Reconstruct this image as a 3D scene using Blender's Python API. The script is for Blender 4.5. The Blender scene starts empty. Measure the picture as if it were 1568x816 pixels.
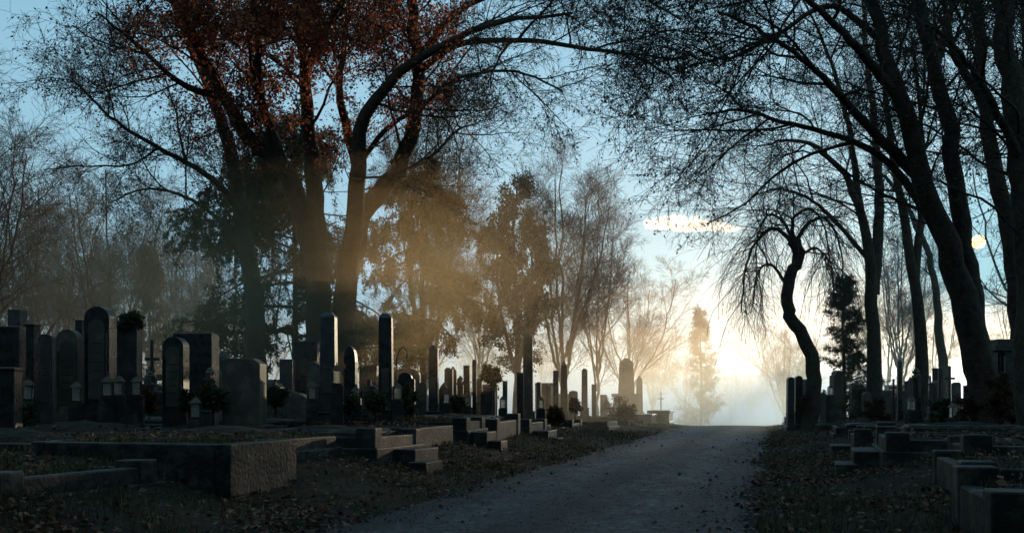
import bpy, math, random, time, bmesh
import numpy as np
from mathutils import Vector
T0=time.time()
rng=np.random.default_rng(11); random.seed(5)
F=1524.;CX=784.;HY=609.;CH=1.2
S=bpy.context.scene
S.view_settings.view_transform='Standard'; S.view_settings.look='None'; S.view_settings.exposure=0
def W(px,py,d): return np.array([(px-CX)/F*d, d, CH+(HY-py)/F*d])
def X(px,d): return (px-CX)/F*d
def link(o): S.collection.objects.link(o); return o
def sstep(a,b,x):
    t=np.clip((x-a)/(b-a),0,1); return t*t*(3-2*t)
def xc(y): return 0.18+(y-8.8)*0.2665
def fall(y):
    t=np.maximum(0,np.asarray(y,float)-40.); f=0.05*t*t/(t+10.)
    return -6*(1-np.exp(-f/6))
def ground(x,y):
    x=np.asarray(x,float);y=np.asarray(y,float)
    a=np.abs(x-xc(y))-1.85
    Z=np.interp(y,[0,16,42,80],[.46,.46,.2,.2])
    n=0.03*np.sin(x*1.7+y*.9)+0.03*np.sin(y*1.3-x*.6+2)+.02*np.sin(3.1*x+1)*np.sin(2.7*y)
    return fall(y)+Z*sstep(.6,3.4,a)+.07*sstep(0,.7,a)+n*sstep(.1,1.2,a)-.03*(a<-.15)
# ---------------- materials
def newmat(name):
    m=bpy.data.materials.new(name); m.use_nodes=True; nt=m.node_tree
    return m,nt,nt.nodes['Principled BSDF']
def N(nt,t,**k):
    n=nt.nodes.new(t)
    for a,b in k.items(): setattr(n,a,b)
    return n
def ramp(nt,fac,stops):
    r=nt.nodes.new('ShaderNodeValToRGB'); e=r.color_ramp.elements
    while len(e)<len(stops): e.new(0.5)
    for i,(p,c) in enumerate(stops): e[i].position=p; e[i].color=(*c,1)
    nt.links.new(fac,r.inputs['Fac']); return r
def noisemat(name,stops,scale=5,rough=.8,bump=.3,bscale=40,detail=8,bdist=.02,island=0,rr=None,spec=.5):
    m,nt,b=newmat(name); L=nt.links
    g=N(nt,'ShaderNodeNewGeometry')
    n=N(nt,'ShaderNodeTexNoise'); n.inputs['Scale'].default_value=scale; n.inputs['Detail'].default_value=detail; n.inputs['Roughness'].default_value=.65
    L.new(g.outputs['Position'],n.inputs['Vector'])
    fac=n.outputs['Fac']
    if island:
        mx=N(nt,'ShaderNodeMath',operation='MULTIPLY_ADD'); L.new(g.outputs['Random Per Island'],mx.inputs[0]); mx.inputs[1].default_value=island
        s=N(nt,'ShaderNodeMath',operation='MULTIPLY'); L.new(fac,s.inputs[0]); s.inputs[1].default_value=1-island
        L.new(s.outputs[0],mx.inputs[2]); fac=mx.outputs[0]
    r=ramp(nt,fac,stops); L.new(r.outputs['Color'],b.inputs['Base Color'])
    b.inputs['Roughness'].default_value=rough; b.inputs['Specular IOR Level'].default_value=spec
    if rr:
        r2=ramp(nt,n.outputs['Fac'],[(.3,(rr[0],)*3),(.7,(rr[1],)*3)]); L.new(r2.outputs['Color'],b.inputs['Roughness'])
    if bump:
        n2=N(nt,'ShaderNodeTexNoise'); n2.inputs['Scale'].default_value=bscale; n2.inputs['Detail'].default_value=6
        L.new(g.outputs['Position'],n2.inputs['Vector'])
        bp=N(nt,'ShaderNodeBump'); bp.inputs['Strength'].default_value=bump; bp.inputs['Distance'].default_value=bdist
        L.new(n2.outputs['Fac'],bp.inputs['Height']); L.new(bp.outputs[0],b.inputs['Normal'])
    return m
def leafmat(name,stops,trans=.5):
    m=noisemat(name,stops,scale=1.2,rough=.7,bump=0,island=.6,spec=.2); nt=m.node_tree
    b=nt.nodes['Principled BSDF']; out=nt.nodes['Material Output']
    t=N(nt,'ShaderNodeBsdfTranslucent'); mx=N(nt,'ShaderNodeMixShader'); mx.inputs[0].default_value=trans
    r=[n for n in nt.nodes if n.bl_idname=='ShaderNodeValToRGB'][0]
    nt.links.new(r.outputs[0],t.inputs[0]); nt.links.new(b.outputs[0],mx.inputs[1]); nt.links.new(t.outputs[0],mx.inputs[2]); nt.links.new(mx.outputs[0],out.inputs[0])
    return m
M_bark=noisemat('bark',[(.3,(.02,.014,.01)),(.7,(.07,.05,.035))],scale=6,bump=.8,bscale=14,bdist=.05,rough=.9,spec=.2)
M_twig=noisemat('twig_bark',[(.3,(.022,.016,.012)),(.7,(.055,.04,.029))],scale=2,bump=0,rough=.85,spec=.2)
M_red=leafmat('russet_leaves',[(.25,(.13,.03,.017)),(.5,(.32,.09,.05)),(.8,(.45,.19,.1))],.6)
M_brown=leafmat('withered_leaves',[(.3,(.03,.018,.01)),(.7,(.08,.045,.02))],.35)
M_needle=leafmat('spruce_needles',[(.3,(.022,.025,.01)),(.7,(.09,.075,.03))],.45)
M_green=leafmat('evergreen_leaves',[(.3,(.015,.025,.012)),(.7,(.05,.065,.025))],.3)
M_litter=leafmat('leaf_litter_mat',[(.3,(.03,.016,.009)),(.55,(.09,.043,.024)),(.85,(.24,.14,.085))],.2)
M_grass=leafmat('grass_mat',[(.3,(.022,.023,.009)),(.6,(.055,.052,.022)),(.8,(.13,.115,.06))],.4)
M_stone=[noisemat('granite_dark',[(.3,(.007,.007,.007)),(.7,(.03,.028,.025))],scale=9,rr=(.22,.42),bump=.15,bscale=120,bdist=.003,spec=.5),
 noisemat('granite_grey',[(.25,(.016,.014,.012)),(.5,(.036,.032,.028)),(.75,(.08,.07,.06))],scale=5,rough=.42,bump=.3,bscale=90,bdist=.004,spec=.45),
 noisemat('sandstone_weathered',[(.25,(.03,.022,.015)),(.5,(.065,.05,.034)),(.75,(.14,.11,.075))],scale=4,rough=.6,bump=.5,bscale=40,bdist=.008,spec=.4)]
M_light=noisemat('warm_brown_panel',[(.3,(.03,.024,.018)),(.55,(.055,.043,.03)),(.75,(.13,.1,.065))],scale=3,rough=.4,bump=.2,bscale=60,bdist=.004)  # stone panels in a warm brown, paler than the dark granite
M_kerb=noisemat('kerb_stone',[(.3,(.006,.006,.0055)),(.5,(.018,.016,.0135)),(.7,(.08,.066,.05))],scale=3.5,rough=.6,bump=.8,bscale=22,bdist=.015,spec=.2)
M_soil=noisemat('soil',[(.3,(.012,.01,.007)),(.7,(.04,.033,.022))],scale=6,rough=.95,bump=.8,bscale=20,bdist=.04,spec=.1)
M_gravel=noisemat('gravel_mat',[(.3,(.015,.016,.017)),(.6,(.045,.047,.05)),(.85,(.13,.13,.13))],scale=3,rough=.8,bump=0,island=.7,spec=.2)
M_metal=noisemat('lantern_metal',[(.3,(.03,.025,.02)),(.7,(.09,.07,.04))],scale=20,rough=.4,bump=0); M_metal.node_tree.nodes['Principled BSDF'].inputs['Metallic'].default_value=.8
M_glass,nt,b=newmat('lantern_glass'); b.inputs['Base Color'].default_value=(.85,.8,.72,1); b.inputs['Roughness'].default_value=.25; b.inputs['Transmission Weight'].default_value=.85
# ground material
M_ground,nt,b=newmat('cemetery_ground'); L=nt.links
g=N(nt,'ShaderNodeNewGeometry')
n1=N(nt,'ShaderNodeTexNoise');n1.inputs['Scale'].default_value=.7;n1.inputs['Detail'].default_value=9;n1.inputs['Roughness'].default_value=.7
n2=N(nt,'ShaderNodeTexNoise');n2.inputs['Scale'].default_value=12;n2.inputs['Detail'].default_value=8;n2.inputs['Roughness'].default_value=.75
for n in (n1,n2): L.new(g.outputs['Position'],n.inputs['Vector'])
r1=ramp(nt,n1.outputs['Fac'],[(.38,(.022,.016,.011)),(.5,(.034,.029,.016)),(.62,(.055,.042,.027))])
r2=ramp(nt,n2.outputs['Fac'],[(.3,(.3,.3,.3)),(.55,(.9,.9,.9)),(.75,(2.2,2.0,1.8))])
mx=N(nt,'ShaderNodeMixRGB',blend_type='MULTIPLY');mx.inputs[0].default_value=1
L.new(r1.outputs[0],mx.inputs[1]);L.new(r2.outputs[0],mx.inputs[2]);L.new(mx.outputs[0],b.inputs['Base Color'])
bp=N(nt,'ShaderNodeBump');bp.inputs['Strength'].default_value=1;bp.inputs['Distance'].default_value=.08
L.new(n2.outputs['Fac'],bp.inputs['Height']);L.new(bp.outputs[0],b.inputs['Normal']);b.inputs['Roughness'].default_value=.95;b.inputs['Specular IOR Level'].default_value=.15
# asphalt
M_road,nt,b=newmat('asphalt'); L=nt.links
g=N(nt,'ShaderNodeNewGeometry');uv=N(nt,'ShaderNodeUVMap')
sx=N(nt,'ShaderNodeSeparateXYZ');L.new(uv.outputs[0],sx.inputs[0])
n0=N(nt,'ShaderNodeTexNoise');n0.inputs['Scale'].default_value=2.2;n0.inputs['Detail'].default_value=10;n0.inputs['Roughness'].default_value=.8
mp=N(nt,'ShaderNodeMapping');mp.inputs['Scale'].default_value=(1,.45,1);L.new(g.outputs['Position'],mp.inputs[0]);L.new(mp.outputs[0],n0.inputs['Vector'])
n2=N(nt,'ShaderNodeTexNoise');n2.inputs['Scale'].default_value=9;n2.inputs['Detail'].default_value=10;n2.inputs['Roughness'].default_value=.95
L.new(g.outputs['Position'],n2.inputs['Vector'])
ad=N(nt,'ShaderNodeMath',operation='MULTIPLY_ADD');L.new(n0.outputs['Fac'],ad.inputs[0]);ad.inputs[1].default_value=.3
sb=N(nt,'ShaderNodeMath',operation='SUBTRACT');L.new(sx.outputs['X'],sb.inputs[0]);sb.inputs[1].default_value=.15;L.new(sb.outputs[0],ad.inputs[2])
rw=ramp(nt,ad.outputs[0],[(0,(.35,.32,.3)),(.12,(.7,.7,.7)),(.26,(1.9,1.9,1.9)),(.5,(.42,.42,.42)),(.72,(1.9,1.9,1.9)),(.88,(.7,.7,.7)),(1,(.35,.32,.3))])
ra=ramp(nt,n0.outputs['Fac'],[(.4,(.014,.0165,.02)),(.6,(.06,.069,.08))])
rb=ramp(nt,n2.outputs['Fac'],[(.42,(.2,.2,.2)),(.52,(.8,.8,.8)),(.6,(2.8,2.8,2.8))])
m1=N(nt,'ShaderNodeMixRGB',blend_type='MULTIPLY');m1.inputs[0].default_value=1;L.new(ra.outputs[0],m1.inputs[1]);L.new(rb.outputs[0],m1.inputs[2])
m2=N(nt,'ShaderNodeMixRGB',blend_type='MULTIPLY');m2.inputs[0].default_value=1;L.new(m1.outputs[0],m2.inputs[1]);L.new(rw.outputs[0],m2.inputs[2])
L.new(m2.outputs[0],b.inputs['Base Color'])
bp=N(nt,'ShaderNodeBump');bp.inputs['Strength'].default_value=1;bp.inputs['Distance'].default_value=.09
L.new(n2.outputs['Fac'],bp.inputs['Height']);L.new(bp.outputs[0],b.inputs['Normal']);b.inputs['Roughness'].default_value=.65;b.inputs['Specular IOR Level'].default_value=.35
# ---------------- fast mesh
def quadmesh(name,V,Fq,mats,mi=None,smooth=False):
    me=bpy.data.meshes.new(name); V=np.ascontiguousarray(V,dtype=np.float32); Fq=np.ascontiguousarray(Fq,dtype=np.int32)
    me.vertices.add(len(V)); me.vertices.foreach_set('co',V.ravel())
    me.loops.add(Fq.size); me.loops.foreach_set('vertex_index',Fq.ravel())
    me.polygons.add(len(Fq)); me.polygons.foreach_set('loop_start',np.arange(0,Fq.size,4,dtype=np.int32))
    for m in mats: me.materials.append(m)
    if mi is not None: me.polygons.foreach_set('material_index',np.asarray(mi,dtype=np.int32))
    if smooth: me.polygons.foreach_set('use_smooth',np.ones(len(Fq),bool))
    me.update(calc_edges=True); me.validate()
    return me
class Buf:
    def __init__(s): s.V=[];s.F=[];s.M=[];s.n=0
    def add(s,V,Fq,m):
        s.V.append(V);s.F.append(Fq+s.n);s.M.append(np.full(len(Fq),m));s.n+=len(V)
    def mesh(s,name,mats): return quadmesh(name,np.concatenate(s.V),np.concatenate(s.F),mats,np.concatenate(s.M),True)
def nrm(a): return a/np.maximum(np.linalg.norm(a,axis=-1,keepdims=True),1e-9)
def tubes(buf,P,R,sides,m):
    if len(P)==0: return
    Nn,n,_=P.shape
    T=nrm(np.gradient(P,axis=1)); mt=np.abs(T.mean(1)); ax=mt.argmin(1); ref=np.eye(3)[ax][:,None,:]
    U=nrm(np.cross(T,np.broadcast_to(ref,T.shape)));Vv=np.cross(T,U)
    a=np.arange(sides)*2*np.pi/sides
    ring=P[:,:,None,:]+R[:,:,None,None]*(np.cos(a)[None,None,:,None]*U[:,:,None,:]+np.sin(a)[None,None,:,None]*Vv[:,:,None,:])
    V=ring.reshape(-1,3)
    i=np.arange(Nn)[:,None,None]*n*sides+np.arange(n-1)[None,:,None]*sides
    k=np.arange(sides)[None,None,:];k2=(k+1)%sides
    Fq=np.stack([i+k,i+k2,i+sides+k2,i+sides+k],-1).reshape(-1,4)
    buf.add(V,Fq,m)
def resample(pts,n):
    pts=np.array(pts,float); 
    P=np.vstack([2*pts[0]-pts[1],pts,2*pts[-1]-pts[-2]])
    out=[];m=len(pts)-1
    for u in np.linspace(0,m-1e-6,n):
        i=int(u);t=u-i;p0,p1,p2,p3=P[i:i+4]
        out.append(.5*((2*p1)+(-p0+p2)*t+(2*p0-5*p1+4*p2-p3)*t*t+(-p0+3*p1-3*p2+p3)*t**3))
    return np.array(out)
def grow(P,R,k,L,ang,n,trop=(0,0,0),wig=.15,tmin=.3,tmax=1.,rr=.6,rmin=.005,slim=.022):
    Nn,np_,_=P.shape
    idx=np.repeat(np.arange(Nn),k); c=len(idx)
    t=tmin+(tmax-tmin)*((np.tile(np.arange(k),Nn)+rng.random(c))/k)
    u=t*(np_-1);i=np.minimum(u.astype(int),np_-2);f=(u-i)[:,None]
    pos=P[idx,i]*(1-f)+P[idx,i+1]*f; tan=nrm(P[idx,i+1]-P[idx,i]); r=R[idx,i]*(1-f[:,0])+R[idx,i+1]*f[:,0]
    rv=rng.normal(size=(c,3))
    perp=nrm(rv-np.sum(rv*tan,1,keepdims=True)*tan)
    a=np.radians(rng.uniform(ang[0],ang[1],c))[:,None]
    d=np.cos(a)*tan+np.sin(a)*perp
    if callable(L): Ln=L(t,c)
    else: Ln=rng.uniform(L[0],L[1],c)*(1.15-.55*t)
    r0=np.minimum(r*rr,Ln*slim); r0=np.maximum(r0,rmin)
    pts=[pos];tr=np.array(trop,float)
    for j in range(n-1):
        d=nrm(d+wig*rng.normal(size=(c,3))+tr)
        pos=pos+d*(Ln/(n-1))[:,None];pts.append(pos)
    Pn=np.stack(pts,1); Rn=r0[:,None]*np.linspace(1,.35,n)[None,:]; Rn=np.maximum(Rn,rmin*.6)
    return Pn,Rn
def leaves(buf,Pl,cnt,size,m,jit=.05,asp=.55,hang=0.,mask=None):
    Nn,n,_=Pl.shape
    i=rng.integers(0,Nn,cnt);u=rng.random(cnt)*(n-1.001);k=u.astype(int);f=(u-k)[:,None]
    p=Pl[i,k]*(1-f)+Pl[i,k+1]*f+rng.normal(size=(cnt,3))*jit
    if mask is not None: p=p[mask(p)]
    c=len(p); d=nrm(rng.normal(size=(c,3))+np.array([0,0,-hang])); v=nrm(np.cross(d,rng.normal(size=(c,3))))
    s=rng.uniform(size[0],size[1],c)[:,None]
    V=np.stack([p,p+d*s*.5+v*s*asp*.5,p+d*s,p+d*s*.5-v*s*asp*.5],1).reshape(-1,3)
    buf.add(V,np.arange(c*4).reshape(-1,4),m)
def stems(lst,n=26,wob=.03):
    P=[];R=[]
    for pts,r0,r1 in lst:
        p=resample(pts,n); p[1:]+=rng.normal(size=(n-1,3))*wob*min(1,r0*3); P.append(p)
        R.append(r0+(r1-r0)*np.linspace(0,1,n)**.62)
    return np.array(P),np.array(R)
def tree_obj(name,buf,mats,loc=(0,0,0),rot=0,sc=1,me=None,parent=None):
    if me is None: me=buf.mesh(name+'_mesh',mats)
    o=bpy.data.objects.new(name,me);o.location=loc;o.rotation_euler=(0,0,rot)
    o.scale=(sc,sc,sc) if np.isscalar(sc) else sc
    if parent: o.parent=parent
    return link(o)
def limbs(pxs,d0,d1=None):
    d1=d0 if d1 is None else d1; n=len(pxs)
    return [W(x,y,d0+(d1-d0)*i/(n-1)) for i,(x,y) in enumerate(pxs)]
TM=[M_bark,M_twig]
# ---------------- big left tree (beech with russet leaves)
D=27.
st=[
 (limbs([(400,690),(392,560),(388,450),(372,330),(352,230),(330,160),(300,90),(265,0),(230,-110)],D+1.5,D+2),.4,.08),
 (limbs([(492,690),(490,560),(486,440),(470,350),(437,262),(380,212),(345,150),(300,70),(268,-30)],D,D-2),.5,.08),
 (limbs([(484,430),(482,300),(472,200),(466,100),(455,0),(450,-120)],D,D+1),.34,.08),
 (limbs([(528,690),(526,540),(530,430),(542,340),(546,250),(558,175),(605,118),(680,68),(760,35),(880,20)],D+.5,D-5),.46,.03),
 (limbs([(528,430),(556,325),(602,270),(630,205),(641,130),(634,50),(630,-60)],D+.3,D-1),.36,.12),
 (limbs([(640,110),(700,70),(790,62),(900,75),(980,90),(1030,120)],D-.6,D-8),.11,.02),
 (limbs([(641,90),(700,20),(800,-20),(930,-30),(1040,30)],D-.6,D-7),.12,.02),
 (limbs([(545,260),(590,200),(650,160),(700,120),(790,110),(860,140)],D,D-5),.09,.02),
 (limbs([(372,330),(320,270),(240,225),(170,180),(110,120)],D+1.5,D-1),.13,.02),
 (limbs([(345,150),(280,130),(210,70),(150,20)],D-1,D-4),.13,.02),
 (limbs([(437,262),(400,150),(395,60),(380,-50)],D-1,D-3),.17,.05),
 (limbs([(546,250),(520,150),(530,50),(540,-80)],D,D+2),.17,.05),
 (limbs([(388,400),(340,340),(280,300),(220,290),(170,310)],D+1.5,D+3),.1,.02),
 (limbs([(466,120),(500,40),(560,-40)],D,D-3),.14,.05),
 (limbs([(602,270),(660,240),(700,200),(730,190)],D,D+3),.09,.02),
]
P0,R0=stems(st)
R0[:4,0:3]*=np.array([1.5,1.2,1.05])
b=Buf();tubes(b,P0,R0,10,0)
P1,R1=grow(P0,R0,10,(1.4,3.6),(30,70),9,(0,-.0,.03),.12,.33,slim=.014)
P2,R2=grow(P1,R1,8,(.7,1.8),(25,60),6,(0,0,.01),.15,.2,slim=.014)
P3,R3=grow(P2,R2,6,(.4,1.0),(25,60),5,(0,0,-.01),.2,.15,slim=.014)
P4,R4=grow(P3,R3,4,(.2,.5),(25,60),3,(0,0,-.03),.2,.15,rmin=.005,slim=.014)
for (P,R,s) in ((P1,R1,6),(P2,R2,4),(P3,R3,3),(P4,R4,3)): tubes(b,P,R,s,1 if s<6 else 0)
def redmask(p):
    z=(p[:,2]-CH)/p[:,1]*F; px=p[:,0]/p[:,1]*F+CX
    q=((px-450)/240)**2+((z-640)/260)**2
    return rng.random(len(p))<np.clip(1.5-q,0,1)
leaves(b,P4,160000,(.06,.12),2,.07,mask=redmask)
leaves(b,P4,30000,(.05,.09),3,.03)
tree_obj('beech_tree',b,TM+[M_red,M_brown])
# ---------------- right trees
def rtree(name,st,k=(9,8,6,4),L=((1.5,3.6),(.8,1.8),(.4,.9),(.2,.45)),tmin=.38,nl=9000,trop=(-.03,0,.02)):
    P0,R0=stems(st); b=Buf();tubes(b,P0,R0,10,0)
    P1,R1=grow(P0,R0,k[0],L[0],(30,65),9,trop,.12,tmin,slim=.013)
    P2,R2=grow(P1,R1,k[1],L[1],(25,60),6,(0,0,.0),.15,.2,slim=.013)
    P3,R3=grow(P2,R2,k[2],L[2],(25,60),5,(0,0,-.02),.2,.15,slim=.013)
    P4,R4=grow(P3,R3,k[3],L[3],(25,60),3,(0,0,-.03),.2,.15,slim=.013)
    for (P,R,s) in ((P1,R1,6),(P2,R2,4),(P3,R3,3),(P4,R4,3)): tubes(b,P,R,s,1 if s<6 else 0)
    if nl: leaves(b,P4,nl,(.04,.08),2,.03)
    return tree_obj(name,b,TM+[M_brown])
rtree('maple_tree',[
 (limbs([(1520,690),(1504,580),(1474,450),(1444,360),(1412,270),(1377,150),(1347,60),(1320,-80)],20,19),.4,.1),
 (limbs([(1508,620),(1490,480),(1475,370),(1458,220),(1430,100),(1405,0),(1390,-90)],19.8,20),.27,.1),
 (limbs([(1412,275),(1345,210),(1290,150),(1240,100),(1170,50),(1100,20)],20,17),.14,.02),
 (limbs([(1440,360),(1370,260),(1300,215),(1210,190),(1140,170),(1085,175)],20,19),.11,.02),
 (limbs([(1377,150),(1300,60),(1220,-10),(1120,-50)],19.3,17),.13,.02),
 (limbs([(1430,110),(1450,40),(1470,-60)],20,21),.12,.05),
 (limbs([(1347,60),(1270,10),(1180,60),(1110,90),(1060,70)],19.3,18),.08,.015)])
rtree('maple_tree',[
 (limbs([(1572,690),(1562,500),(1548,370),(1522,260),(1506,150),(1494,0),(1470,-100)],24,24),.34,.1),
 (limbs([(1550,370),(1560,250),(1570,120),(1570,0)],24,25),.2,.08),
 (limbs([(1506,150),(1460,80),(1440,-40)],24,23),.15,.05)],nl=5000)
rtree('maple_tree',[
 (limbs([(1592,720),(1584,560),(1582,420),(1572,300),(1556,180),(1540,60),(1528,-90)],17,17),.42,.13),
 (limbs([(1566,250),(1530,180),(1490,110),(1440,50),(1400,30)],17,15),.1,.02),
 (limbs([(1590,450),(1608,250),(1620,50)],17,18),.25,.1)],nl=5000)
rtree('linden_tree',[
 (limbs([(1340,680),(1338,520),(1332,400),(1318,330),(1298,275),(1255,230),(1200,215),(1150,230)],34,33),.33,.02),
 (limbs([(1336,450),(1346,320),(1340,200),(1325,60),(1320,-60)],34,35),.24,.06),
 (limbs([(1318,330),(1300,200),(1270,90),(1230,0)],34,33),.16,.03),
 (limbs([(1332,400),(1260,320),(1200,290),(1150,300)],34,33),.1,.02)],L=((1.8,4.2),(1,2.2),(.5,1.1),(.25,.6)),nl=4000)
rtree('linden_tree',[
 (limbs([(1414,680),(1408,500),(1386,350),(1368,240),(1352,110),(1340,-20)],31,31),.26,.05),
 (limbs([(1400,430),(1412,300),(1410,180),(1395,50)],31,32),.16,.04)],L=((1.8,4.0),(1,2.2),(.5,1.1),(.25,.6)),nl=3000)
rtree('linden_tree',[
 (limbs([(1452,680),(1440,520),(1424,400),(1380,300),(1330,250)],40,40),.26,.05)],L=((2,4.6),(1,2.4),(.5,1.2),(.25,.6)),nl=0)
# ---------------- weeping tree
D=33.
st=[(limbs([(1240,668),(1244,600),(1243,552),(1228,515),(1210,480),(1203,445),(1214,415),(1222,390),(1214,368)],D),.29,.17),
 (limbs([(1214,372),(1185,350),(1155,375),(1140,420),(1135,480)],D,D-1),.09,.02),
 (limbs([(1216,378),(1235,345),(1262,335),(1285,370),(1292,430)],D,D+.6),.09,.02),
 (limbs([(1214,372),(1215,335),(1240,320),(1262,345),(1270,400)],D,D-1.2),.08,.02),
 (limbs([(1208,440),(1180,405),(1160,420),(1150,480)],D,D+1),.07,.02),
 (limbs([(1214,374),(1200,340),(1175,330),(1160,365),(1158,430)],D,D+1.4),.07,.02),
 (limbs([(1220,395),(1250,380),(1272,410),(1278,470)],D,D-1),.06,.02)]
P0,R0=stems(st,wob=.05); b=Buf()
R0[0,-5:]*=np.array([1.1,1.25,1.1,1.3,1.2]); tubes(b,P0,R0,10,0)
P1,R1=grow(P0[1:],R0[1:],16,(.4,1.4),(20,80),6,(0,0,-.04),.28,.12)
P2,R2=grow(P1,R1,5,(.9,2.8),(20,80),8,(0,0,-.28),.18,.2,slim=.006)
P3,R3=grow(P2,R2,5,(.3,.9),(20,60),4,(0,0,-.2),.2,.1,slim=.01,rmin=.004)
Pz,Rz=grow(P0[1:],R0[1:],22,(1.2,4.0),(20,80),9,(0,0,-.28),.18,.2,slim=.006)
for (P,R,s) in ((P1,R1,5),(P2,R2,3),(P3,R3,3),(Pz,Rz,3)): tubes(b,P,R,s,1)
tree_obj('weeping_mulberry_tree',b,TM)
# ---------------- generic bare trees (instanced meshes)
def bare(seed,H=12,spread=1.,nst=5,k=(9,8,7,4),rm=.006):
    global rng; keep=rng; rng=np.random.default_rng(seed)
    th=H*(.16+.06*rng.random())
    st=[([np.array([0,0,-.8]),np.array([.05,.02,th*.6]),np.array([0,.05,H*.45]),np.array([-.1,0,H*.97])],.016*H,.002*H)]
    for i in range(nst):
        a=2*math.pi*i/nst+rng.random(); s=spread*(.5+.7*rng.random()); h0=th*(.7+.9*rng.random());c,q=math.cos(a),math.sin(a)
        st.append(([np.array([0.02*c,.02*q,h0]),np.array([c*.06*H*s,q*.06*H*s,h0+H*.12]),
            np.array([c*.14*H*s,q*.14*H*s,H*.55]),np.array([c*.2*H*s,q*.2*H*s,H*(.78+.12*rng.random())])],.009*H,.002*H))
    P0,R0=stems(st,20,.1); b=Buf();tubes(b,P0,R0,7,0)
    P1,R1=grow(P0,R0,k[0],(.16*H*spread,.3*H*spread),(25,50),8,(0,0,.08),.1,.3,slim=.011)
    P2,R2=grow(P1,R1,k[1],(.07*H,.15*H),(25,50),6,(0,0,.06),.13,.2,slim=.011)
    P3,R3=grow(P2,R2,k[2],(.035*H,.08*H),(25,55),4,(0,0,.03),.18,.15,rmin=rm,slim=.011)
    LV=[(P1,R1,5),(P2,R2,3),(P3,R3,3)]
    if k[3]: P4,R4=grow(P3,R3,k[3],(.02*H,.04*H),(25,55),3,(0,0,.02),.2,.15,rmin=rm,slim=.011);LV.append((P4,R4,3))
    for (P,R,s) in LV: tubes(b,P,R,s,1)
    me=b.mesh('bare_tree_mesh',TM); rng=keep; return me
bm=[bare(1,spread=1.1),bare(2,spread=.75,nst=6),bare(3,spread=1.0,nst=4),bare(4,spread=1.3,nst=5)]
bd=[bare(5,spread=1.1,k=(8,7,6,2),rm=.009),bare(6,spread=.8,nst=6,k=(8,7,6,2),rm=.009),bare(7,spread=1.3,nst=4,k=(8,7,6,2),rm=.009)]
def put(name,me,px,top,d,rot=0,wx=1.,parent=None):
    x=X(px,d);z=float(ground(x,d));H=CH+(HY-top)/F*d-z;s=H/12.3
    return tree_obj(name,None,None,(x,d,z),rot,(s*wx,s*wx,s),me,parent)
put('ash_tree',bm[1],862,236,48,.6,1.05)
put('ash_tree',bm[2],915,285,52,2.,.75)
put('ash_tree',bm[3],965,402,66,1.,1.1)
put('bare_tree',bm[0],-25,118,35,0)
put('bare_tree',bm[2],168,236,47,1,1)
put('bare_tree',bm[1],655,160,46,2,1.1)
put('bare_tree',bm[0],735,330,60,3,.9)
dt=bpy.data.objects.new('distant_trees',None);link(dt)
random.seed(3)
for i,(px,top,d) in enumerate([(60,270,52),(110,310,60),(235,320,60),(20,330,62),(300,310,62),(-60,250,60),(360,350,66),(1380,330,62),(1620,200,60),(1200,490,95),(1300,450,88),(1360,400,92),(1430,440,95),(1570,430,90),(1660,300,70),(1050,540,125),(1000,500,110),(90,400,80),(190,390,84),(-20,390,84),(400,420,95),(560,470,130),(640,480,140),(830,500,150),(1120,570,190),(1150,575,210),(1080,575,200),(1190,560,170),(1230,520,130),(740,500,150),(140,340,70),(270,370,75),(50,370,72)]):
    put('tree',bd[i%3],px,top,d,random.random()*6,.8+random.random()*.5,dt)
# ---------------- conifers
def conifer(seed,H,Rm,needles,k1=80,droop=-.05,zmin=.12,hang=True,mat=M_needle,ns=(.08,.16),prof=.9,k2=12):
    global rng; keep=rng; rng=np.random.default_rng(seed)
    P0,R0=stems([([np.array([0,0,-.5]),np.array([.05,0,H*.3]),np.array([0,.05,H*.7]),np.array([0,0,H])],.016*H+.04,.015)],24,.02)
    b=Buf();tubes(b,P0,R0,8,0)
    P1,R1=grow(P0,R0,k1,lambda t,c:Rm*(np.clip((1-t),0,1)**prof)*rng.uniform(.6,1.15,c)+.15,(70,95),9,(0,0,droop),.07,zmin,.99,slim=.02)
    if hang: P2,R2=grow(P1,R1,k2,(Rm*.1,Rm*.3),(40,90),6,(0,0,-.45),.1,.12)
    else: P2,R2=grow(P1,R1,k2,(Rm*.15,Rm*.35),(30,60),5,(0,0,-.05),.1,.1)
    P3,R3=grow(P2,R2,4,(Rm*.04,Rm*.1),(30,80),3,(0,0,-.25 if hang else 0),.15,.1,rmin=.004)
    for (P,R,s) in ((P1,R1,4),(P2,R2,3),(P3,R3,3)): tubes(b,P,R,s,1)
    leaves(b,P3,needles,ns,2,.03,.3,hang=.8 if hang else 0); leaves(b,P2,needles//2,ns,2,.04,.3,hang=1. if hang else 0)
    me=b.mesh('conifer_mesh',TM+[mat]); rng=keep; return me
D=33.5;z=float(ground(X(480,D),D))
me=conifer(21,10.2,6.6,80000,k1=54,droop=-.06,zmin=.3,prof=.6,k2=12,ns=(.08,.17)); tree_obj('weeping_spruce_tree',None,None,(X(450,D),D,z),0,1,me)
me2=conifer(25,8.4,3.6,34000,k1=40,droop=-.08,zmin=.3,prof=.5,k2=11,ns=(.07,.15)); D=31;tree_obj('weeping_spruce_tree',None,None,(X(645,D),D,float(ground(X(645,D),D))),0,1,me2)
cm=conifer(22,8,2.0,26000,k1=80,droop=.03,zmin=.08,hang=False,ns=(.07,.14),k2=9)
def putcm(name,px,top,d,wx=1,rot=0,parent=None):
    x=X(px,d);z=float(ground(x,d));H=CH+(HY-top)/F*d-z;s=H/8;return tree_obj(name,None,None,(x,d,z),rot,(s*wx,s*wx,s),cm,parent)
sp=conifer(29,8,2.1,14000,k1=110,droop=.01,zmin=.06,hang=False,ns=(.08,.16),k2=9,prof=1.)
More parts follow.
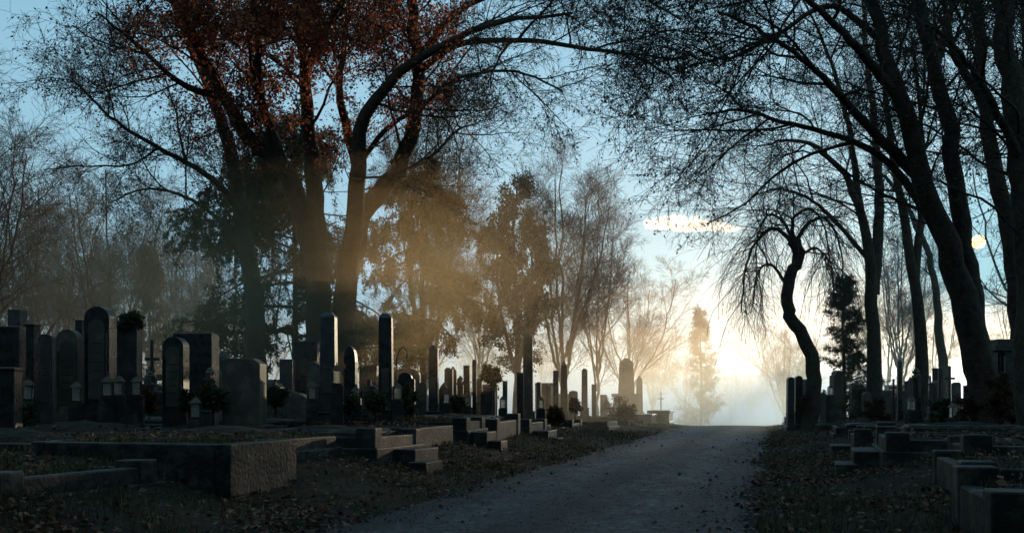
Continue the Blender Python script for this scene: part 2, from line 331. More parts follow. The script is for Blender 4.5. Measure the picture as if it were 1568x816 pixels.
D=84;x=X(1073,D);z=float(ground(x,D));H=CH+(HY-474)/F*D-z;tree_obj('spruce_tree',None,None,(x,D,z),0,(H/8*.9,H/8*.9,H/8),sp)
putcm('spruce_tree',228,378,50,.9)
putcm('yew_tree',1292,425,37,1.2,1)
# unseen spruces added behind the viewpoint to hold back sky light
gv=bpy.data.objects.new('added_shade_spruces',None);link(gv)
gm=conifer(27,9,3.6,60000,k1=100,droop=-.02,zmin=.05,hang=False,ns=(.15,.32),k2=9)
for (x_,y_) in [(-22,4),(-19,-2),(-15,-7),(-11,-10),(-7,-12),(-3,-14),(1,-15),(5,-14),(9,-12),(13,-9),(16,-4),(19,1),(-9,-17),(3,-20),(12,-17),(-17,-14)]:
    tree_obj('tree',None,None,(x_,y_,float(ground(x_,y_))),x_*1.3,1.5+.25*math.sin(x_),gm,gv)
# leafy columnar tree
rk=rng;rng=np.random.default_rng(31)
D=42.;x=X(790,D);z0=float(ground(x,D));H=CH+(HY-285)/F*D-z0
P0,R0=stems([([np.array([0,0,-.5]),np.array([.1,0,H*.4]),np.array([-.1,0,H*.75]),np.array([.05,0,H])],.2,.03),([np.array([0.05,0,H*.2]),np.array([.6,0,H*.5]),np.array([.7,.2,H*.85])],.12,.03),([np.array([0.0,0,H*.2]),np.array([-.7,0,H*.5]),np.array([-.8,.2,H*.8])],.12,.03)],20)
b=Buf();tubes(b,P0,R0,8,0)
P1,R1=grow(P0,R0,26,lambda t,c:(.5+1.2*np.sin(np.pi*np.clip(t,0,1)**.8))*rng.uniform(.6,1.1,c),(35,75),6,(0,0,.08),.12,.15,slim=.02)
P2,R2=grow(P1,R1,8,(.35,.8),(25,60),4,(0,0,.05),.15,.2)
P3,R3=grow(P2,R2,4,(.15,.35),(25,60),3,(0,0,0),.15,.2)
for (P,R,s) in ((P1,R1,4),(P2,R2,3),(P3,R3,3)): tubes(b,P,R,s,1)
leaves(b,P2,13000,(.09,.17),2,.08,.6);leaves(b,P3,15000,(.07,.14),2,.07,.6)
tree_obj('poplar_tree',b,TM+[M_green],(x,D,z0));rng=rk
print('trees',time.time()-T0)
# ---------------- terrain
def axis(parts):
    return np.unique(np.round(np.concatenate([np.arange(a,b,s) for a,b,s in parts]),3))
xs=axis([(-1600,-200,200),(-200,-40,10),(-40,-22,1.5),(-22,28,.22),(28,60,1.5),(60,200,10),(200,1801,200)])
ys=axis([(-60,0,5),(0,6,1),(6,50,.25),(50,100,1.5),(100,400,12),(400,2801,200)])
GX,GY=np.meshgrid(xs,ys);GZ=ground(GX,GY)
V=np.stack([GX,GY,GZ],-1).reshape(-1,3);nx=len(xs);ny=len(ys)
i=(np.arange(ny-1)[:,None]*nx+np.arange(nx-1)[None,:])
Fq=np.stack([i,i+1,i+nx+1,i+nx],-1).reshape(-1,4)
link(bpy.data.objects.new('ground',quadmesh('ground',V,Fq,[M_ground],None,True)))
# road
ry=axis([(-20,6,1),(6,60,.3),(60,260,3)]);ru=np.linspace(-1,1,15)
hw=1.85+.09*np.sin(ry*.9)+.06*np.sin(ry*2.3+1)+.04*np.sin(ry*5.1)
RX=xc(ry)[:,None]+ru[None,:]*hw[:,None];RY=np.repeat(ry[:,None],15,1);RZ=fall(ry)[:,None]+.012+.035*(1-ru[None,:]**2)
V=np.stack([RX,RY,RZ],-1).reshape(-1,3);i=(np.arange(len(ry)-1)[:,None]*15+np.arange(14)[None,:])
Fq=np.stack([i,i+1,i+16,i+15],-1).reshape(-1,4)
me=quadmesh('road',V,Fq,[M_road],None,True)
uvl=me.uv_layers.new(name='UVMap');li=Fq.ravel();u=(np.tile(ru,len(ry))+1)/2;v=np.repeat(ry,15)
uvl.data.foreach_set('uv',np.stack([u[li],v[li]],-1).astype(np.float32).ravel())
link(bpy.data.objects.new('road',me))
# loose gravel on the road: small five-sided chips
n=26000;gy_=6+34*rng.random(n)**1.8;gu=rng.uniform(-1.05,1.05,n);kk=rng.random(n)<(.12+.88*np.abs(gu)**3+.25*np.exp(-(gu/.18)**2));gy_,gu=gy_[kk],gu[kk];n=len(gy_)
gx_=xc(gy_)+gu*1.85;gz0=fall(gy_)+.012+.035*(1-np.minimum(gu**2,1.))-.003;gs=rng.uniform(.005,.015,n)
c8=np.array([[-1,-1,0],[1,-1,0],[1,1,0],[-1,1,0],[-.5,-.6,.8],[.6,-.4,.9],[.5,.6,.7],[-.6,.4,.9]])
ra_=rng.uniform(0,6.28,n);ca,sa=np.cos(ra_),np.sin(ra_)
q=c8[None]*(gs[:,None,None]*rng.uniform(.6,1.2,(n,1,3)))
V=np.stack([q[...,0]*ca[:,None]-q[...,1]*sa[:,None]+gx_[:,None],q[...,0]*sa[:,None]+q[...,1]*ca[:,None]+gy_[:,None],q[...,2]+gz0[:,None]],-1).reshape(-1,3)
f5=np.array([[4,5,6,7],[0,1,5,4],[1,2,6,5],[2,3,7,6],[3,0,4,7]])
link(bpy.data.objects.new('gravel',quadmesh('gravel',V,(np.arange(n)[:,None,None]*8+f5[None]).reshape(-1,4),[M_gravel])))
# ---------------- poly builder for stonework
class PB:
    def __init__(s): s.v=[];s.f=[];s.m=[]
    def poly(s,prof,y0,y1,m=0):
        n=len(prof);o=len(s.v)
        s.v+=[(x,y0,z) for x,z in prof]+[(x,y1,z) for x,z in prof]
        s.f.append(list(range(o,o+n)));s.f.append(list(range(o+2*n-1,o+n-1,-1)))
        for i in range(n):
            j=(i+1)%n;s.f.append([o+j,o+i,o+n+i,o+n+j])
        s.m+=[m]*(n+2)
    def frus(s,cx,cy,z0,z1,w0,d0,w1,d1,m=0):
        o=len(s.v)
        for (z,w,d) in ((z0,w0,d0),(z1,w1,d1)):
            for a,b in ((-1,-1),(1,-1),(1,1),(-1,1)): s.v.append((cx+a*w/2,cy+b*d/2,z))
        for f in ([3,2,1,0],[4,5,6,7],[0,1,5,4],[1,2,6,5],[2,3,7,6],[3,0,4,7]): s.f.append([o+k for k in f])
        s.m+=[m]*6
    def box(s,cx,cy,z0,z1,w,d,m=0): s.frus(cx,cy,z0,z1,w,d,w,d,m)
    def lathe(s,cx,cy,prof,m=0,n=12):
        o=len(s.v);k=len(prof)
        for r,z in prof:
            for i in range(n): a=2*math.pi*i/n;s.v.append((cx+r*math.cos(a),cy+r*math.sin(a),z))
        for j in range(k-1):
            for i in range(n):
                i2=(i+1)%n;s.f.append([o+j*n+i,o+j*n+i2,o+(j+1)*n+i2,o+(j+1)*n+i]);s.m.append(m)
        s.f.append([o+i for i in range(n-1,-1,-1)]);s.f.append([o+(k-1)*n+i for i in range(n)]);s.m+=[m,m]
    def obj(s,name,mats,loc,rot=0,bev=.012,tilt=0):
        me=bpy.data.meshes.new(name);me.from_pydata(s.v,[],s.f)
        for m in mats: me.materials.append(m)
        me.polygons.foreach_set('material_index',s.m);me.update()
        o=bpy.data.objects.new(name,me);o.location=loc;o.rotation_euler=(tilt,tilt*.6,rot);link(o)
        if bev:
            md=o.modifiers.new('bevel','BEVEL');md.width=bev;md.segments=2;md.limit_method='ANGLE'
        return o
def prof(kind,w,z0,h):
    a=w/2
    if kind=='flat': return [(-a,z0),(a,z0),(a,h),(-a,h)]
    if kind=='arch':
        p=[(-a,z0),(a,z0)];zc=h-a*.95
        for i in range(13): t=math.pi*i/12;p.append((a*math.cos(t),zc+a*.95*math.sin(t)))
        return p
    if kind=='segment':
        p=[(-a,z0),(a,z0)];r=a*.45
        for i in range(11): t=math.pi*i/10;p.append((a*math.cos(t),h-r+r*math.sin(t)))
        return p
    if kind=='gable': return [(-a,z0),(a,z0),(a,h-a*.6),(0,h),(-a,h-a*.6)]
    if kind=='shoulder':
        p=[(-a,z0),(a,z0),(a,h-a*.75),(a*.72,h-a*.7)]
        for i in range(9): t=math.pi*i/8;p.append((a*.7*math.cos(t),h-a*.55+a*.55*math.sin(t)))
        return p+[(-a*.72,h-a*.7),(-a,h-a*.75)]
    if kind=='slant': return [(-a,z0),(a,z0),(a,h-.28*a),(.6*a,h),(-.8*a,h),(-a,h-.12*a)]
    if kind=='hook':
        p=[(-a,z0),(a,z0),(a,h*.82)]
        for i in range(9): t=math.pi*i/8;p.append((a*math.cos(t)*.95,h*.86+h*.14*math.sin(t)))
        return p+[(-a*.95,h*.8),(-a*.6,h*.78),(-a*.9,h*.72)]
ROADYAW=-math.atan(.2665)
def plate(pb,w,h,dep,kind,m=1):
    pw=w*.66;y=-dep/2
    pb.poly(prof(kind,pw,h*.3,h*.9),y-.012,y+.01,m)
    for s_ in(-1,1): pb.box(s_*(w*.42),y-.02,h*.25,h*.8,w*.07,.05,0)
    for i in range(5):
        lw=pw*random.uniform(.4,.75);z=h*(.72-.07*i);pb.box(0,y-.014,z,z+.018,lw,.008,2)
def gravestone(xl,xr,top,d,kind='flat',mat=0,plates=None,yaw=None,dep=None,name=None):
    w=(xr-xl)/F*d;x=X((xl+xr)/2,d);z=float(ground(x,d));h=CH+(HY-top)/F*d-z
    dep=dep or max(.26,min(.45,w*.55)); w2=max(w-dep*.25,w*.72)
    yaw=random.uniform(-.08,.02) if yaw is None else yaw
    plates=(kind in('arch',) or random.random()<.3) if plates is None else plates
    pb=PB();ph=.16+.05*random.random()
    mats=[M_stone[mat],M_light,M_metal]
    if kind in('pillar','column','obelisk','urn'):
        pb.box(0,0,-.3,.16,w*1.7,w*1.7);pb.frus(0,0,.16,.42,w*1.35,w*1.35,w*1.25,w*1.25);pb.box(0,0,.42,.47,w*1.4,w*1.4)
        if kind=='obelisk':
            pb.frus(0,0,.47,h-w*.55,w,w,w*.82,w*.82);pb.frus(0,0,h-w*.55,h,w*.82,w*.82,w*.06,w*.06)
        elif kind=='urn':
            zt=h-w*1.1;pb.box(0,0,.47,zt-.06,w*.9,w*.9);pb.box(0,0,zt-.06,zt,w*1.15,w*1.15)
            pb.lathe(0,0,[(w*.3,zt),(w*.12,zt+w*.18),(w*.4,zt+w*.5),(w*.42,zt+w*.7),(w*.22,zt+w*.82),(w*.3,zt+w*.88),(w*.08,zt+w*1.05),(.01,h)],0)
        else:
            pb.frus(0,0,.47,h-w*.28,w*.92,w*.92,w*.84,w*.84);pb.frus(0,0,h-w*.28,h,w*.86,w*.86,w*.4,w*.4)
        pb.box(0,-w*.45,.8,.8+min(.5,h*.3),w*.5,.04,1)
        return pb.obj(name or ('urn_gravestone' if kind=='urn' else 'obelisk_gravestone'),mats,(x,d,z),yaw,.01,random.uniform(-.008,.008))
    if kind=='cross':
        t=w*.22;pb.box(0,0,-.3,.18,w*.8,.4);pb.frus(0,0,.18,.5,w*.55,.3,w*.45,.24);pb.box(0,0,.5,h,t,t*.9);zz=h-(h-.5)*.28
        pb.box(-w*.3,0,zz-t/2,zz+t/2,w*.38,t*.88);pb.box(w*.3,0,zz-t/2,zz+t/2,w*.38,t*.88)
        return pb.obj(name or 'cross_gravestone',mats,(x,d,z),yaw,.01)
    pb.box(0,0,-.3,ph,w*1.12,dep*1.7);pb.poly(prof(kind,w2,ph,h),-dep/2,dep/2)
    if kind=='flat' and h>1.0 and random.random()<.5: pb.box(0,0,h,h+.05,w2*1.06,dep*1.15)
    if plates and w>.3: plate(pb,w2,h,dep,'arch' if kind in('arch','segment','shoulder') else 'flat',1)
    return pb.obj(name or 'gravestone',mats,(x,d,z),yaw,.012,random.uniform(-.015,.015))
G=gravestone
for a in [(-2,38,500,17.5,'flat',0),(15,39,475,19.5,'flat',1),(-5,32,568,14.5,'flat',0),(40,60,500,19,'flat',0),(58,88,512,19.5,'segment',1),
 (88,126,505,18,'arch',2),(117,133,490,20.5,'flat',0),(131,177,470,17.5,'arch',0),(177,217,492,18.2,'flat',1),(250,289,516,17,'arch',0),
 (266,335,511,20,'flat',0),(341,408,549,17.5,'slant',2),(428,452,550,24,'flat',1),(450,492,526,25,'flat',0),(469,495,553,20,'gable',2),
 (525,548,530,20.5,'hook',0),(549,580,560,26,'flat',0),(605,638,570,22,'shoulder',0),(684,695,567,29,'flat',1),(709,722,562,29,'flat',0),(722,731,550,30,'gable',0),
 (768,778,583,33,'flat',2),(790,804,573,31,'flat',0),(821,830,585,34,'flat',1),(845,856,567,36,'flat',0),(905,914,590,40,'flat',2),(640,655,585,27,'segment',1),(695,708,580,32,'arch',2),
 (498,524,575,22,'arch',1),(560,582,590,21,'shoulder',2),(742,760,595,30,'flat',1),(834,845,592,38,'flat',0),(870,886,598,39,'segment',1),(918,930,604,44,'flat',2)]: G(*a)
G(491,517,478,18.5,'pillar',1);G(580,603,480,20.5,'pillar',0);G(656,672,529,25,'pillar',0);G(800,817,511,32,'pillar',2)
G(858,869,553,37,'obelisk',0);G(890,900,564,39,'pillar',0);G(974,984,575,52,'obelisk',1)
G(222,244,520,23,'cross',0);G(415,428,580,23,'cross',1);G(1008,1016,600,60,'cross',1);G(648,656,560,30,'cross',0)
G(314,330,562,18.5,'urn',1);G(560,572,585,23,'urn',0);G(700,710,575,30,'urn',1)
d=50.;x=X(959,d);z=float(ground(x,d));pb=PB();h=CH+(HY-548)/F*d-z
pb.box(0,0,-.3,.4,1.5,1.5);pb.frus(0,0,.4,1.25,1.15,1.15,1.0,1.0);pb.box(0,0,1.25,1.4,1.2,1.2);pb.frus(0,0,1.4,h-.35,.66,.66,.56,.56);pb.lathe(0,0,[(.36,h-.35),(.36,h-.25),(.25,h-.12),(.1,h)],0)
pb.obj('stone_monument',[M_stone[2]],(x,d,z),.2)
def tomb(px,d,w,l,h,yaw=ROADYAW):
    x=X(px,d);z=float(ground(x,d));pb=PB();pb.box(0,0,-.3,h-.12,w,l);pb.box(0,0,h-.12,h,w*1.12,l*1.08);pb.box(0,0,-.3,.1,w*1.1,l*1.06)
    pb.box(-w*.3,-l/2,.15,h-.17,.12,.06);pb.box(w*.3,-l/2,.15,h-.17,.12,.06)
    pb.obj('table_tomb',[M_stone[0]],(x,d,z),yaw)
tomb(1012,45,.9,1.8,.6);tomb(985,43,.9,1.8,.45)
for a in [(1203,1216,577,33,'arch',0),(1215,1229,575,33.5,'arch',0),(1229,1240,580,34,'arch',0),(1270,1294,567,38,'shoulder',1),(1300,1316,590,36,'flat',0),(1352,1366,600,35,'flat',1),
 (1386,1398,585,36,'flat',0),(1430,1437,566,30,'flat',0),(1458,1470,585,28,'arch',2),(1252,1266,600,36,'gable',1),(1320,1334,600,33,'arch',2),(1476,1492,590,32,'flat',1),(1500,1520,580,24,'arch',0),(1528,1552,570,22,'flat',1)]: G(*a,yaw=random.uniform(-.1,.3),plates=False)
G(1374,1381,550,31,'obelisk',0);G(1403,1410,572,30,'pillar',0);G(1412,1419,580,34,'pillar',1);G(1436,1443,562,27,'pillar',0);G(1345,1351,570,36,'obelisk',0);G(1396,1408,555,38,'cross',0)
G(1418,1430,575,29,'cross',0);G(1446,1462,560,26,'cross',1);G(1362,1374,580,32,'cross',0);G(1312,1322,585,38,'cross',0);G(1486,1496,570,27,'urn',0)
d=20.5;x=X(1545,d);z=float(ground(x,d));pb=PB();h=CH+(HY-520)/F*d-z
pb.box(0,0,-.3,.3,1.0,.8);pb.box(0,0,.3,h-.25,.75,.5);pb.box(0,0,h-.25,h-.13,.92,.65);pb.box(0,0,h-.13,h,.7,.45);pb.box(0,-.255,.5,h-.5,.45,.04,0)
for s in(-1,1): pb.lathe(s*.31,-.31,[(.09,.3),(.06,.36),(.055,h-.35),(.09,h-.26)],0)
pb.obj('stone_monument',[M_stone[0],M_light],(x,d,z),.05)
kinds=['flat','arch','segment','gable','shoulder','flat','pillar','obelisk','cross','urn']
for i in range(120):
    left=i<62
    px=random.uniform(-20,960) if left else random.uniform(1225,1600)
    d=random.uniform(21,32)+(max(0,px-500)/460*20 if left else random.uniform(4,22))
    x=X(px,d);dx=abs(x-float(xc(d)))-1.85
    if dx<4: continue
    z=float(ground(x,d));h=random.uniform(.8,1.6);k=random.choice(kinds)
    thin=k in('pillar','obelisk','urn')
    wpx=(random.uniform(.5,.9) if not thin else .27)/d*F
    if thin: h=random.uniform(1.3,2.)
    top=HY-(z+h-CH)/d*F
    G(px-wpx/2,px+wpx/2,top,d,k,random.randint(0,2),plates=False)
# ---------------- grave plots with kerbs
def plot(y,side,near,far,wd,top,mound=False,cover=False,posts=True,step=False):
    u=Vector((math.sin(-ROADYAW),math.cos(-ROADYAW),0));lat=Vector((u.y,-u.x,0))*side
    c=Vector((float(xc(y)),y,0))+lat*(1.8+(near+far)/2)
    l=far-near;pb=PB();t=random.uniform(.11,.19);zb=-.9
    for a in(-1,1):
        pb.box(a*(l/2-t/2),0,zb,0,t,wd);pb.box(0,a*(wd/2-t/2),zb,-.004,l-2*t,t)
    if random.random()<.5: pb.box(0,0,zb,-.16,l+.14,wd+.14)
    if step: pb.box(-side*(l/2+.2),random.uniform(-.2,.2),zb,-.2,.4,wd*.55);pb.box(-side*(l/2+.5),-wd*.1,zb,-.38,.3,wd*.4)
    if posts:
        for a in(-1,1):
            ph=random.uniform(.05,.14);pb.box(-side*(l/2-.13),a*(wd/2-.12),zb,ph,.3,.28)
    if cover:
        pb.box(0,0,-.03,.06,l*.78,wd*.72,0);pb.frus(0,0,.06,.1,l*.74,wd*.68,l*.66,wd*.6,0)
    nx_,ny_=14,10;o=len(pb.v)
    for j in range(ny_+1):
        for i_ in range(nx_+1):
            a=i_/nx_*2-1;b_=j/ny_*2-1
            zz=-.05+(.2 if mound else .04)*(1-a*a)*(1-b_*b_)+random.uniform(-.015,.015)
            pb.v.append((a*(l/2-t*.5),b_*(wd/2-t*.5),zz))
    for j in range(ny_):
        for i_ in range(nx_): q=o+j*(nx_+1)+i_;pb.f.append([q,q+1,q+nx_+2,q+nx_+1]);pb.m.append(1)
    return pb.obj('grave_plot',[M_kerb,M_soil],(c.x,c.y,top),ROADYAW+random.uniform(-.03,.03),.018,random.uniform(-.012,.012))
beds=[]
for side,y,ks in ((-1,6.9,([8,12,16,24,32,42],[.64,.68,.68,.52,.36,.26])),(1,7.2,([8,12,16,24,32,42],[.62,.66,.6,.48,.38,.28]))):
    i=0
    while y<46:
        wd=random.uniform(1.2,2.3)
        top=float(np.interp(y,*ks))+random.uniform(-.12,.07)+float(fall(y))
        nr=1.7+random.uniform(-.25,.7)
        q=y+wd/2
        for r in range(3 if y<24 else 2):
            a0=nr+r*2.75
            tt=top+random.uniform(-.04,.04)
            plot(q+random.uniform(-.1,.1)+r*.6,side,a0,a0+2.45,wd,tt,mound=random.random()<.4,cover=(random.random()<.3 and q>12),posts=random.random()<.7,step=(r==0 and random.random()<.4))
            beds.append((q+r*.6,side,a0,a0+2.45,wd,tt))
        y+=wd+random.uniform(.2,1.0);i+=1
# ---------------- lanterns
def lantern(px,py,d,s=1.):
    x=X(px,d);zg=CH+(HY-py)/F*d;z0=float(ground(x,d));pb=PB();w=.15*s
    hh=zg-z0
    pb.box(0,0,-.2,hh-.02,.22*s,.22*s,2)
    pb.box(0,0,hh-.02,hh+.02,w*1.2,w*1.2,0)
    for a in(-1,1):
        for c in(-1,1): pb.box(a*w*.46,c*w*.46,hh+.02,hh+.24*s,.018,.018,0)
    pb.box(0,0,hh+.025,hh+.235*s,w*.8,w*.8,1)
    pb.frus(0,0,hh+.24*s,hh+.33*s,w*1.3,w*1.3,w*.4,w*.4,0);pb.frus(0,0,hh+.33*s,hh+.38*s,.03,.03,.015,.015,0)
    pb.obj('grave_lantern',[M_metal,M_glass,M_kerb],(x,d,z0),.2,.003)
for a in [(165,607,16.5),(182,606,16.6),(210,606,17),(118,615,16.6),(44,612,16.5),(478,612,18),(516,588,17.6),(608,612,19.5),(683,618,25),(497,590,19),(300,640,16),(770,625,28),(828,625,30),(545,618,19.5),(715,622,27),(1272,605,33),(1460,640,22),(1395,628,25)]: lantern(*a)
d=20.;x=X(607,d);z0=float(ground(x,d))
pts=[np.array([0,0,-.2]),np.array([0,0,1.2]),np.array([.02,0,1.55]),np.array([.12,0,1.72]),np.array([.22,0,1.62]),np.array([.2,0,1.5])]
P0,R0=stems([(pts,.012,.009)],24,0);b=Buf();tubes(b,P0,R0,6,0);tree_obj('lantern_stand',b,[M_metal],(x,d,z0))
# ---------------- shrubs
def shrub(name,px,py,d,r,n=2600,mat=M_green,squash=1.,sz=(.04,.08)):
    x=X(px,d);zc=CH+(HY-py)/F*d;z0=float(ground(x,d));b=Buf();h=zc-z0
    P0,R0=stems([([np.array([0,0,-.2]),np.array([.02,0,h*.5]),np.array([0,0,h])],.03,.02)],8,.01);tubes(b,P0,R0,6,0)
    P1,R1=grow(P0,R0,26,(r*.8,r*1.35),(20,140),5,(0,0,0),.2,.8 if h>2*r else .1);P1[...,2]=h+(P1[...,2]-h)*squash
    P2,R2=grow(P1,R1,5,(r*.25,r*.5),(30,70),3,(0,0,0),.2,.4)
    tubes(b,P1,R1,4,1);tubes(b,P2,R2,3,1);leaves(b,P2,n,sz,2,.03,.6)
    tree_obj(name,b,TM+[mat],(x,d,z0))
shrub('topiary_bush',752,570,28,.36,6000,M_green,.8)
shrub('ivy_clump',198,487,18.1,.24,3500,M_green,.5)
for a in [(218,605,17.5,.25),(325,600,17,.28),(290,610,16.8,.15),(622,610,21,.35),(420,605,21,.3),(575,612,19.5,.2),(945,625,40,.75),(960,632,38,.6),(880,620,34,.3),(700,615,26,.25),(1310,600,34,.6),(1235,615,33,.4),(1530,600,18,.5),(1490,610,20,.4),(1340,620,30,.4),(30,630,15.5,.2),(535,612,19,.15),(850,628,30,.3),(1215,632,34,.3),(1440,625,24,.35)]: shrub('shrub',*a,mat=random.choice([M_green,M_brown]),n=3500)
# ---------------- litter and grass
def scatter(n,ymin,ymax,amin,amax,pw=1.6):
    y=ymin+(ymax-ymin)*rng.random(n)**pw; side=np.where(rng.random(n)<.5,-1,1); a=amin+(amax-amin)*rng.random(n)
    x=xc(y)+side*(1.85+a); return x,y,a
n=150000;x,y,a=scatter(n,6,44,-.4,6,1.8)
keep=rng.random(n)<np.clip(1.1-(a-.2)/5,0,1)*np.clip(.5+.6*np.sin(x*2.1+y*1.3)+.5*np.sin(y*.8-x),.18,1)*np.where(a<0,.3,1);x,y=x[keep],y[keep]
n2_=1500;y2=6+36*rng.random(n2_)**1.5;x2=xc(y2)+rng.uniform(-1.8,1.8,n2_);kk=rng.random(n2_)<np.abs((x2-xc(y2))/1.85)**3+.08
px_=np.concatenate([x,x2[kk]]);py_=np.concatenate([y,y2[kk]]);pz_=np.concatenate([ground(x,y)+.015+.03*rng.random(len(x)),fall(y2[kk])+.055])
bx=[];by=[];bz=[]
u=np.array([math.sin(-ROADYAW),math.cos(-ROADYAW)])
for (q,side,a0,a1,wd,top) in beds:
    if q>30: continue
    k=300;aa=rng.uniform(a0+.2,a1-.2,k);bb=rng.uniform(-wd/2+.2,wd/2-.2,k)
    bx.append(float(xc(q))+side*u[1]*(1.8+aa)+u[0]*bb);by.append(q-side*u[0]*(1.8+aa)+u[1]*bb);bz.append(np.full(k,top)+rng.uniform(-.01,.09,k))
px_=np.concatenate([px_]+bx);py_=np.concatenate([py_]+by);pz_=np.concatenate([pz_]+bz);n=len(px_)
p=np.stack([px_,py_,pz_],-1)
d=rng.normal(size=(n,3));d[:,2]*=.35;d=nrm(d);v=rng.normal(size=(n,3));v[:,2]*=.35;v=nrm(np.cross(np.cross(d,v),d));s=rng.uniform(.03,.085,n)[:,None]
V=np.stack([p,p+d*s*.5+v*s*.35,p+d*s,p+d*s*.5-v*s*.35],1).reshape(-1,3);V[:,2]=np.maximum(V[:,2],ground(V[:,0],V[:,1])+.006)
link(bpy.data.objects.new('fallen_leaves',quadmesh('fallen_leaves',V,np.arange(len(V)).reshape(-1,4),[M_litter])))
n=200000;x,y,a=scatter(n,6,40,.1,9,1.7)
cl=np.sin(x*3.1+1.3*np.sin(y*2.2))*np.sin(y*2.7+x)+.5*np.sin(x*.8+y*.6)
k=rng.random(n)<np.clip(.35+.6*cl,.04,1);x,y=x[k],y[k];n=len(x)
p=np.stack([x,y,ground(x,y)-.005],-1)
gx=[];gy=[];gz_=[]
for (q,side,a0,a1,wd,top) in beds:
    if q>26 or rng.random()<.3: continue
    k=2600;aa=rng.uniform(a0+.1,a1-.1,k);bb=rng.uniform(-wd/2+.1,wd/2-.1,k);c_=rng.random(k)<.5+.5*np.sin(aa*4+q)*np.sin(bb*5)
    aa,bb=aa[c_],bb[c_];gx.append(float(xc(q))+side*u[1]*(1.8+aa)+u[0]*bb);gy.append(q-side*u[0]*(1.8+aa)+u[1]*bb);gz_.append(np.full(len(aa),top-.04))
p=np.concatenate([p,np.stack([np.concatenate(gx),np.concatenate(gy),np.concatenate(gz_)],-1)]);n=len(p)
h=rng.uniform(.04,.14,n)[:,None];lean=rng.normal(size=(n,3))*.4;lean[:,2]=1;lean=nrm(lean)
w=nrm(np.stack([rng.normal(size=n),rng.normal(size=n),np.zeros(n)],-1))*.005
V=np.stack([p-w,p+w,p+lean*h+w*.3,p+lean*h-w*.3],1).reshape(-1,3)
link(bpy.data.objects.new('grass',quadmesh('grass',V,np.arange(len(V)).reshape(-1,4),[M_grass])))
# ---------------- mist volumes
def vol(name,me,density,g=.5,col=(1,1,1),parent=None,g2=None):
    m=bpy.data.materials.new(name);m.use_nodes=True;nt=m.node_tree;nt.nodes.clear()
    o=nt.nodes.new('ShaderNodeOutputMaterial');s=nt.nodes.new('ShaderNodeVolumeScatter')
    s.inputs['Density'].default_value=density;s.inputs['Anisotropy'].default_value=g;s.inputs['Color'].default_value=(*col,1)
    out=s.outputs[0]
    if g2:
        s2=nt.nodes.new('ShaderNodeVolumeScatter');s2.inputs['Density'].default_value=g2[0];s2.inputs['Anisotropy'].default_value=g2[1]
        s2.inputs['Color'].default_value=(1,.65,.32,1)  # orange sun aureole put into this scatter's tint
        a=nt.nodes.new('ShaderNodeAddShader');nt.links.new(out,a.inputs[0]);nt.links.new(s2.outputs[0],a.inputs[1]);out=a.outputs[0]
    nt.links.new(out,o.inputs['Volume']);me.materials.append(m);ob=bpy.data.objects.new(name,me)
    if parent: ob.parent=parent
    return link(ob)
def boxme(x0,x1,y0,y1,z0,z1):
    pb=PB();pb.box((x0+x1)/2,(y0+y1)/2,z0,z1,x1-x0,y1-y0);me=bpy.data.meshes.new('mist');me.from_pydata(pb.v,[],pb.f);return me
def blob(c,r,seed=1,noise=.12,sub=4):
    bm_=bmesh.new();bmesh.ops.create_icosphere(bm_,subdivisions=sub,radius=1)
    rs=random.Random(seed);ph=[rs.uniform(0,6) for _ in range(6)]
    for v in bm_.verts:
        p=v.co;k=1+noise*(math.sin(3*p.x+ph[0])*math.sin(2.5*p.y+ph[1])+math.sin(5*p.x+ph[2])*math.sin(4*p.z+ph[3])*.6+.5*math.sin(11*p.x+ph[4])*math.sin(9*p.z+ph[5]))
        v.co=Vector((c[0]+p.x*k*r[0],c[1]+p.y*k*r[1],c[2]+p.z*k*r[2]))
    me=bpy.data.meshes.new('mist');bm_.to_mesh(me);bm_.free();return me
vol('haze',boxme(-200,260,29,420,-10,16),.0024,.55,g2=(.0012,.9))
me_=bpy.data.objects.new('low_mist',None);link(me_)
for k,(cx_,y0,r0,rx,hh,dn) in enumerate([(24,52,136,150,5.5,.006),(26,60,136,150,10,.003),(5,27,34,38,4.4,.014),(5,28,34,36,6.5,.010),(6,29,34,34,9.0,.005)]):
    vol('layer_%d'%k,blob((cx_,y0+r0,-1.5),(rx,r0,hh),3+k,.04),dn,.68,(1,.74,.46),me_)  # peach tint puts warm sunlight into the colour of white mist
gm_=bpy.data.objects.new('glow_tinted_mist',None);link(gm_)
for k,(s_,dn) in enumerate([(1.,.02),(.8,.02),(.6,.022),(.42,.024),(.24,.024)]):
    vol('veil_%d'%k,blob((-5.4+k*.3,25.0+k*.2,4.1-k*.12),(7.6*s_,4.2*s_,3.0*s_),5+k,.08),dn,.65,(1,.7,.36),gm_)  # added blobs; golden sun glow by the beech put into their colour
# ---------------- cloud
cl_=bpy.data.objects.new('cloud',None);link(cl_)
d=2200.;rs=random.Random(8)
for k,(px,py,rx,rz) in enumerate([(996,343,17,8),(1012,342,26,13),(1030,340,24,14),(1046,344,30,14),(1063,341,24,11),(1080,345,30,11),(1098,348,26,8),(1118,351,24,5),(1040,349,70,6)]):
    vol('puff_%d'%k,blob(W(px,py,d+rs.uniform(-20,20)),(rx*1.1,26,rz*1.1),20+k,.3,4),.011,.84,(.9,.98,1),cl_)
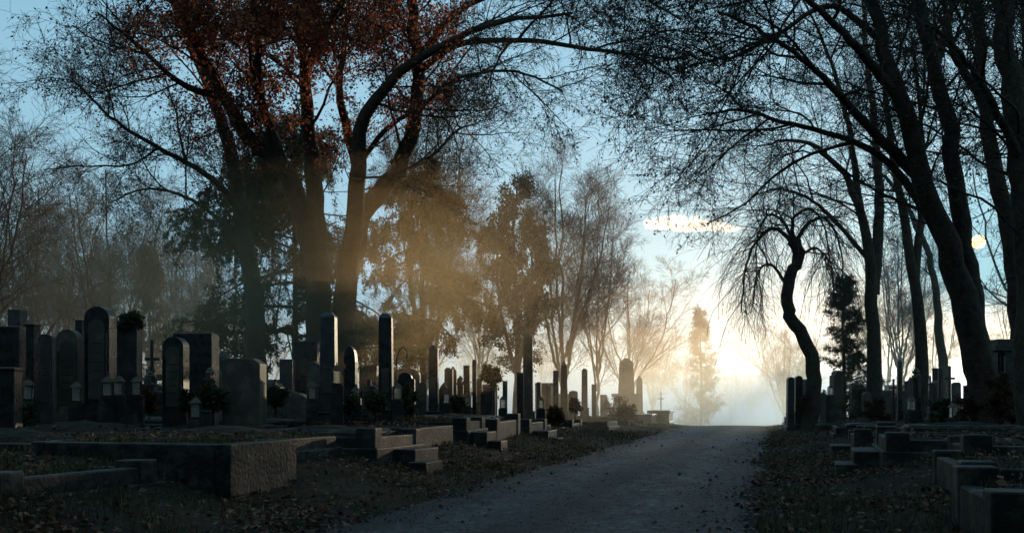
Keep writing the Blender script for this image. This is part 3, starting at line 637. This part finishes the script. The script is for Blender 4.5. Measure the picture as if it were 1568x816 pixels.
# ---------------- sun, sky, camera
az=math.radians(25.1);el=math.radians(8.1)
sd=Vector((math.sin(az)*math.cos(el),math.cos(az)*math.cos(el),math.sin(el)))
l=bpy.data.lights.new('sun_light','SUN');l.energy=5;l.angle=math.radians(.5);l.color=(1,.74,.46);o=link(bpy.data.objects.new('sun_light',l));o.rotation_euler=sd.to_track_quat('Z','Y').to_euler();o.location=(30,60,20)
bm_=bmesh.new();bmesh.ops.create_uvsphere(bm_,u_segments=32,v_segments=16,radius=12);me=bpy.data.meshes.new('sun');bm_.to_mesh(me);bm_.free()
m=bpy.data.materials.new('sun_surface');m.use_nodes=True;nt=m.node_tree;nt.nodes.clear();e=nt.nodes.new('ShaderNodeEmission');e.inputs[0].default_value=(1,.5,.16,1);e.inputs[1].default_value=9
oo=nt.nodes.new('ShaderNodeOutputMaterial');nt.links.new(e.outputs[0],oo.inputs[0]);me.materials.append(m)
o=link(bpy.data.objects.new('sun',me));o.location=sd*2000
w=bpy.data.worlds.new('World');S.world=w;w.use_nodes=True;nt=w.node_tree;bg=nt.nodes['Background']
sk=nt.nodes.new('ShaderNodeTexSky');sk.sky_type='NISHITA';sk.sun_disc=False;sk.sun_elevation=el;sk.sun_rotation=az;sk.air_density=1.;sk.dust_density=.15;sk.ozone_density=2.
gmn=nt.nodes.new('ShaderNodeGamma');gmn.inputs[1].default_value=.33
tn=nt.nodes.new('ShaderNodeMixRGB');tn.blend_type='MULTIPLY';tn.inputs[0].default_value=1;tn.inputs[2].default_value=(1.7,2.75,3.2,1)
nt.links.new(sk.outputs[0],gmn.inputs[0]);nt.links.new(gmn.outputs[0],tn.inputs[1]);nt.links.new(tn.outputs[0],bg.inputs[0]);bg.inputs[1].default_value=.15
cam=bpy.data.cameras.new('camera');co=link(bpy.data.objects.new('camera',cam));co.location=(0,0,CH);co.rotation_euler=(math.radians(90),0,0)
cam.lens=35;cam.sensor_width=36;cam.shift_y=(HY-408)/1568;cam.clip_end=8000;cam.clip_start=.1
S.camera=co
print('done',time.time()-T0)
